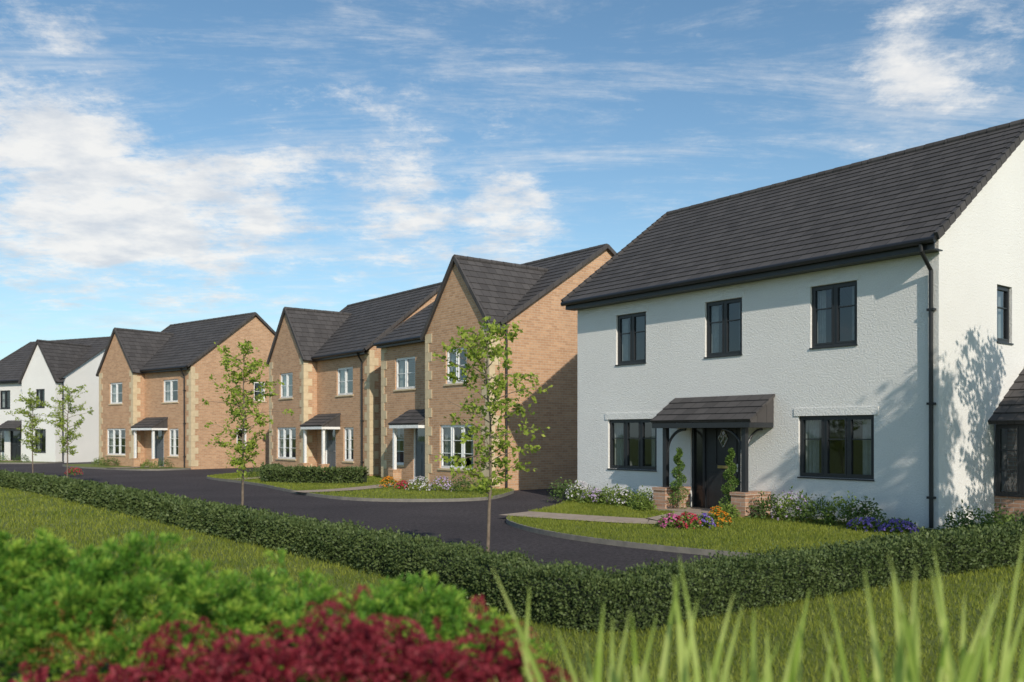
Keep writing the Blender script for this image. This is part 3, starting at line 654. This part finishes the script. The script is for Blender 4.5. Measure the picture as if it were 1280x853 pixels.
t=thing('juniper_bush','bright green feathery conifer bush filling the lower left foreground','bush')
xs=[-2.6,-1.83,-1.6,-1.3,-1.0,-.7,-.4,-.2,-.06,.02]; zs=[1.14,1.13,1.11,1.04,.99,.96,.92,.86,.75,.4]
core('dark_core',xs,zs,3.4,.7,t,M['hedgecore'],.74)
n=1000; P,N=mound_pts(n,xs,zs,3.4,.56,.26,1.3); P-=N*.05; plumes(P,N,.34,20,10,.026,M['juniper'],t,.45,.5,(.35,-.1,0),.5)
m2=70; q=np.zeros((m2,3)); q[:,0]=rng.uniform(-1.5,-.75,m2); q[:,1]=rng.uniform(2.85,3.2,m2); q[:,2]=np.interp(q[:,0],xs,zs)*.9
sprays(30,q,np.tile([.2,-.5,.7],(m2,1)),.26,.02,.3,M['rust'],t,'rusty_twigs',.5,.2,.5,.5)
t=thing('barberry_bush','crimson leaved bush in the bottom left foreground, in front of the green conifer','bush')
xs=[-1.5,-1.3,-1.1,-.9,-.62,-.4,-.2,-.05,.08,.18]; zs=[.88,.95,1.0,1.06,1.11,1.12,1.11,1.08,.99,.68]
core('dark_core',xs,zs,2.5,.42,t,M['hedgecore'],.74)
n=640; P,N=mound_pts(n,xs,zs,2.5,.36,.26,4.1); P-=N*.06
m2=150; q=np.zeros((m2,3)); q[:,0]=rng.uniform(-1.35,.1,m2); q[:,1]=rng.uniform(2.3,2.7,m2); q[:,2]=np.interp(q[:,0],xs,zs)-.05
P=np.concatenate([P,q]); N=np.concatenate([N,np.stack([rng.normal(.1,.8,m2),rng.normal(-.1,.3,m2),np.full(m2,.6)],1)])
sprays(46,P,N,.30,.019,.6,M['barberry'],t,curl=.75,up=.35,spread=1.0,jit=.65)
def sword(loc,nl,hmin,hmax,spr,label,group):
    mb=MB()
    for i in range(nl):
        az=random.uniform(0,2*math.pi); r=random.uniform(0,.12); b=Vector((loc[0]+math.cos(az)*r,loc[1]+math.sin(az)*r*.7,0)); L=random.uniform(hmin,hmax)
        lean=random.gauss(0,spr); ly=random.gauss(0,.06); w=random.uniform(.034,.060); tw=random.uniform(-.7,.7); K=10; prev=None
        curve=random.choice((-1,1))*random.uniform(0,.16)
        for j in range(K+1):
            f=j/K; c=b+Vector((lean*f*L+curve*f**3*L*.6,ly*f*L,L*f*(1-.06*abs(curve)*f)))
            ww=w*min(1,(1-f)*2.0+.01)**.9*.5+.0006; sd=Vector((math.cos(tw),math.sin(tw),0))*ww; fo=Vector((-math.sin(tw),math.cos(tw),0))*ww*.35
            cur=(c-sd,c+fo,c+sd)
            if prev:
                mb.poly([prev[0],prev[1],cur[1],cur[0]]); mb.poly([prev[1],prev[2],cur[2],cur[1]])
            prev=cur
    o=mb.build('sword_leaf_plant',M['blade']); 
    return tag(o,label,'plant',group)
GS='sword leaved plants across the lower right foreground'
sword((.18,2.3),12,1.05,1.32,.14,'sword leaved plant overlapping the right end of the crimson bush',GS)
sword((.38,2.25),15,1.1,1.42,.12,'upright sword leaved plant second from the left, below the hedge bend',GS)
sword((.57,2.3),14,1.05,1.34,.14,'shorter sword leaved plant, third from the left of the row',GS)
sword((.75,2.3),13,1.02,1.28,.15,'lowest sword leaved plant, fourth from the left of the row',GS)
sword((.94,2.2),16,1.12,1.45,.10,'tall sword leaved plant left of the rightmost one',GS)
sword((1.18,2.25),18,1.12,1.47,.10,'tall sword leaved plant at the right edge of the foreground',GS)
# ------------------------------------------------------------------ sun, sky, camera
sd=Vector((.293,-.956,0)).normalized(); EL=R(31)
sdir=Vector((sd.x*math.cos(EL),sd.y*math.cos(EL),math.sin(EL)))
l=bpy.data.lights.new('sun','SUN'); l.energy=3.9; l.angle=R(.6); l.color=(1,.91,.78)
lo=bpy.data.objects.new('sun',l); COL.objects.link(lo); lo.rotation_euler=sdir.to_track_quat('Z','Y').to_euler(); lo.location=(5,-20,20)
w=bpy.data.worlds.new("World"); scene.world=w; w.use_nodes=True; nt=w.node_tree; nt.nodes.clear()
out=nt.nodes.new('ShaderNodeOutputWorld'); bg=nt.nodes.new('ShaderNodeBackground'); bg.inputs[1].default_value=.13; nt.links.new(bg.outputs[0],out.inputs[0])
sky=nt.nodes.new('ShaderNodeTexSky'); sky.sky_type='NISHITA'; sky.sun_disc=False; sky.sun_elevation=EL; sky.sun_rotation=math.atan2(sd.x,sd.y); sky.dust_density=.5; sky.ozone_density=1.7; sky.air_density=.95
tc=nt.nodes.new('ShaderNodeTexCoord'); dirv=tc.outputs['Generated']
sp=nt.nodes.new('ShaderNodeSeparateXYZ'); nt.links.new(dirv,sp.inputs[0])
up=mth(nt,'MAXIMUM',sp.outputs[2],0.)
zz=mth(nt,'ADD',up,.14)
cb=nt.nodes.new('ShaderNodeCombineXYZ'); nt.links.new(mth(nt,'DIVIDE',sp.outputs[0],zz),cb.inputs[0]); nt.links.new(mth(nt,'DIVIDE',sp.outputs[1],zz),cb.inputs[1])
n1=noise(nt,5.2,15,.72,vec=cb.outputs[0])
def streak(rot,sx,sy,scale,rough):
    mp=nt.nodes.new('ShaderNodeMapping'); mp.inputs['Rotation'].default_value=(0,0,R(rot)); mp.inputs['Scale'].default_value=(sx,sy,1); nt.links.new(cb.outputs[0],mp.inputs[0])
    n=nt.nodes.new('ShaderNodeTexNoise'); n.inputs['Scale'].default_value=scale; n.inputs['Detail'].default_value=14; n.inputs['Roughness'].default_value=rough; n.inputs['Distortion'].default_value=.5
    nt.links.new(mp.outputs[0],n.inputs['Vector']); return n.outputs['Fac']
n2=streak(28,.55,1.9,2.6,.72); n3=streak(-38,.45,1.7,2.4,.76)
def blob(px,py,r,a):
    c=Vector(((px-640)/1120,1,(543-py)/1120)).normalized()
    v=nt.nodes.new('ShaderNodeVectorMath'); v.operation='DOT_PRODUCT'; nt.links.new(dirv,v.inputs[0]); v.inputs[1].default_value=c
    mr=nt.nodes.new('ShaderNodeMapRange'); mr.interpolation_type='SMOOTHSTEP'; nt.links.new(v.outputs['Value'],mr.inputs[0]); mr.inputs[1].default_value=math.cos(r); mr.inputs[2].default_value=1; mr.inputs[3].default_value=0; mr.inputs[4].default_value=a
    return mr.outputs[0]
cov=0.
for bl in ((40,235,.13,.52),(150,230,.11,.48),(260,262,.09,.48),(330,240,.08,.25),(200,345,.10,.4),(60,330,.08,.2),(430,220,.14,.28),(560,225,.13,.28),(640,260,.065,.42),(660,335,.1,.25),(1110,130,.08,.46),(1180,40,.095,.48),(1230,150,.07,.3),(60,100,.12,.3),(500,330,.1,.2),(330,360,.09,.3)):
    x=blob(*bl); cov=x if isinstance(cov,float) else mth(nt,'ADD',cov,x)
def smooth(f,a,b,top):
    mr=nt.nodes.new('ShaderNodeMapRange'); mr.interpolation_type='SMOOTHSTEP'; nt.links.new(f,mr.inputs[0]); mr.inputs[1].default_value=a; mr.inputs[2].default_value=b; mr.inputs[4].default_value=top; return mr.outputs[0]
f=mth(nt,'ADD',mth(nt,'ADD',mth(nt,'MULTIPLY',n1,.70),mth(nt,'MULTIPLY',n2,.48)),mth(nt,'MULTIPLY',cov,.32))
main=smooth(f,.645,.90,.93)
cir=smooth(mth(nt,'ADD',mth(nt,'ADD',mth(nt,'MULTIPLY',n3,.75),mth(nt,'MULTIPLY',n1,.3)),mth(nt,'MULTIPLY',cov,.12)),.49,.76,.6)
alpha=mth(nt,'MAXIMUM',main,cir)
cc=ramp(nt,noise(nt,6,8,.6,vec=cb.outputs[0]),(5.2,5.5,5.9),(7.2,7.1,6.9),.35,.6)
skyc=mixc(nt,1.,sky.outputs[0],(.82,1.02,1.03),'MULTIPLY')
haze=mth(nt,'MULTIPLY',mth(nt,'POWER',mth(nt,'SUBTRACT',1.,up),7.),.6)
skyc=mixc(nt,haze,skyc,(5.0,5.75,6.1))
col=mixc(nt,alpha,skyc,cc)
nt.links.new(col,bg.inputs[0])
cd=bpy.data.cameras.new('camera'); cam=bpy.data.objects.new('camera',cd); COL.objects.link(cam); cam.location=(0,0,H); cam.rotation_euler=(R(90),0,0)
cd.sensor_width=36; cd.lens=36*1120/1280; cd.shift_y=(543-426.5)/1280; cd.clip_end=3000; cd.clip_start=.05
cd.dof.use_dof=True; cd.dof.focus_distance=17; cd.dof.aperture_fstop=1.8
scene.camera=cam
scene.view_settings.view_transform='Standard'; scene.view_settings.look='None'; scene.view_settings.exposure=0
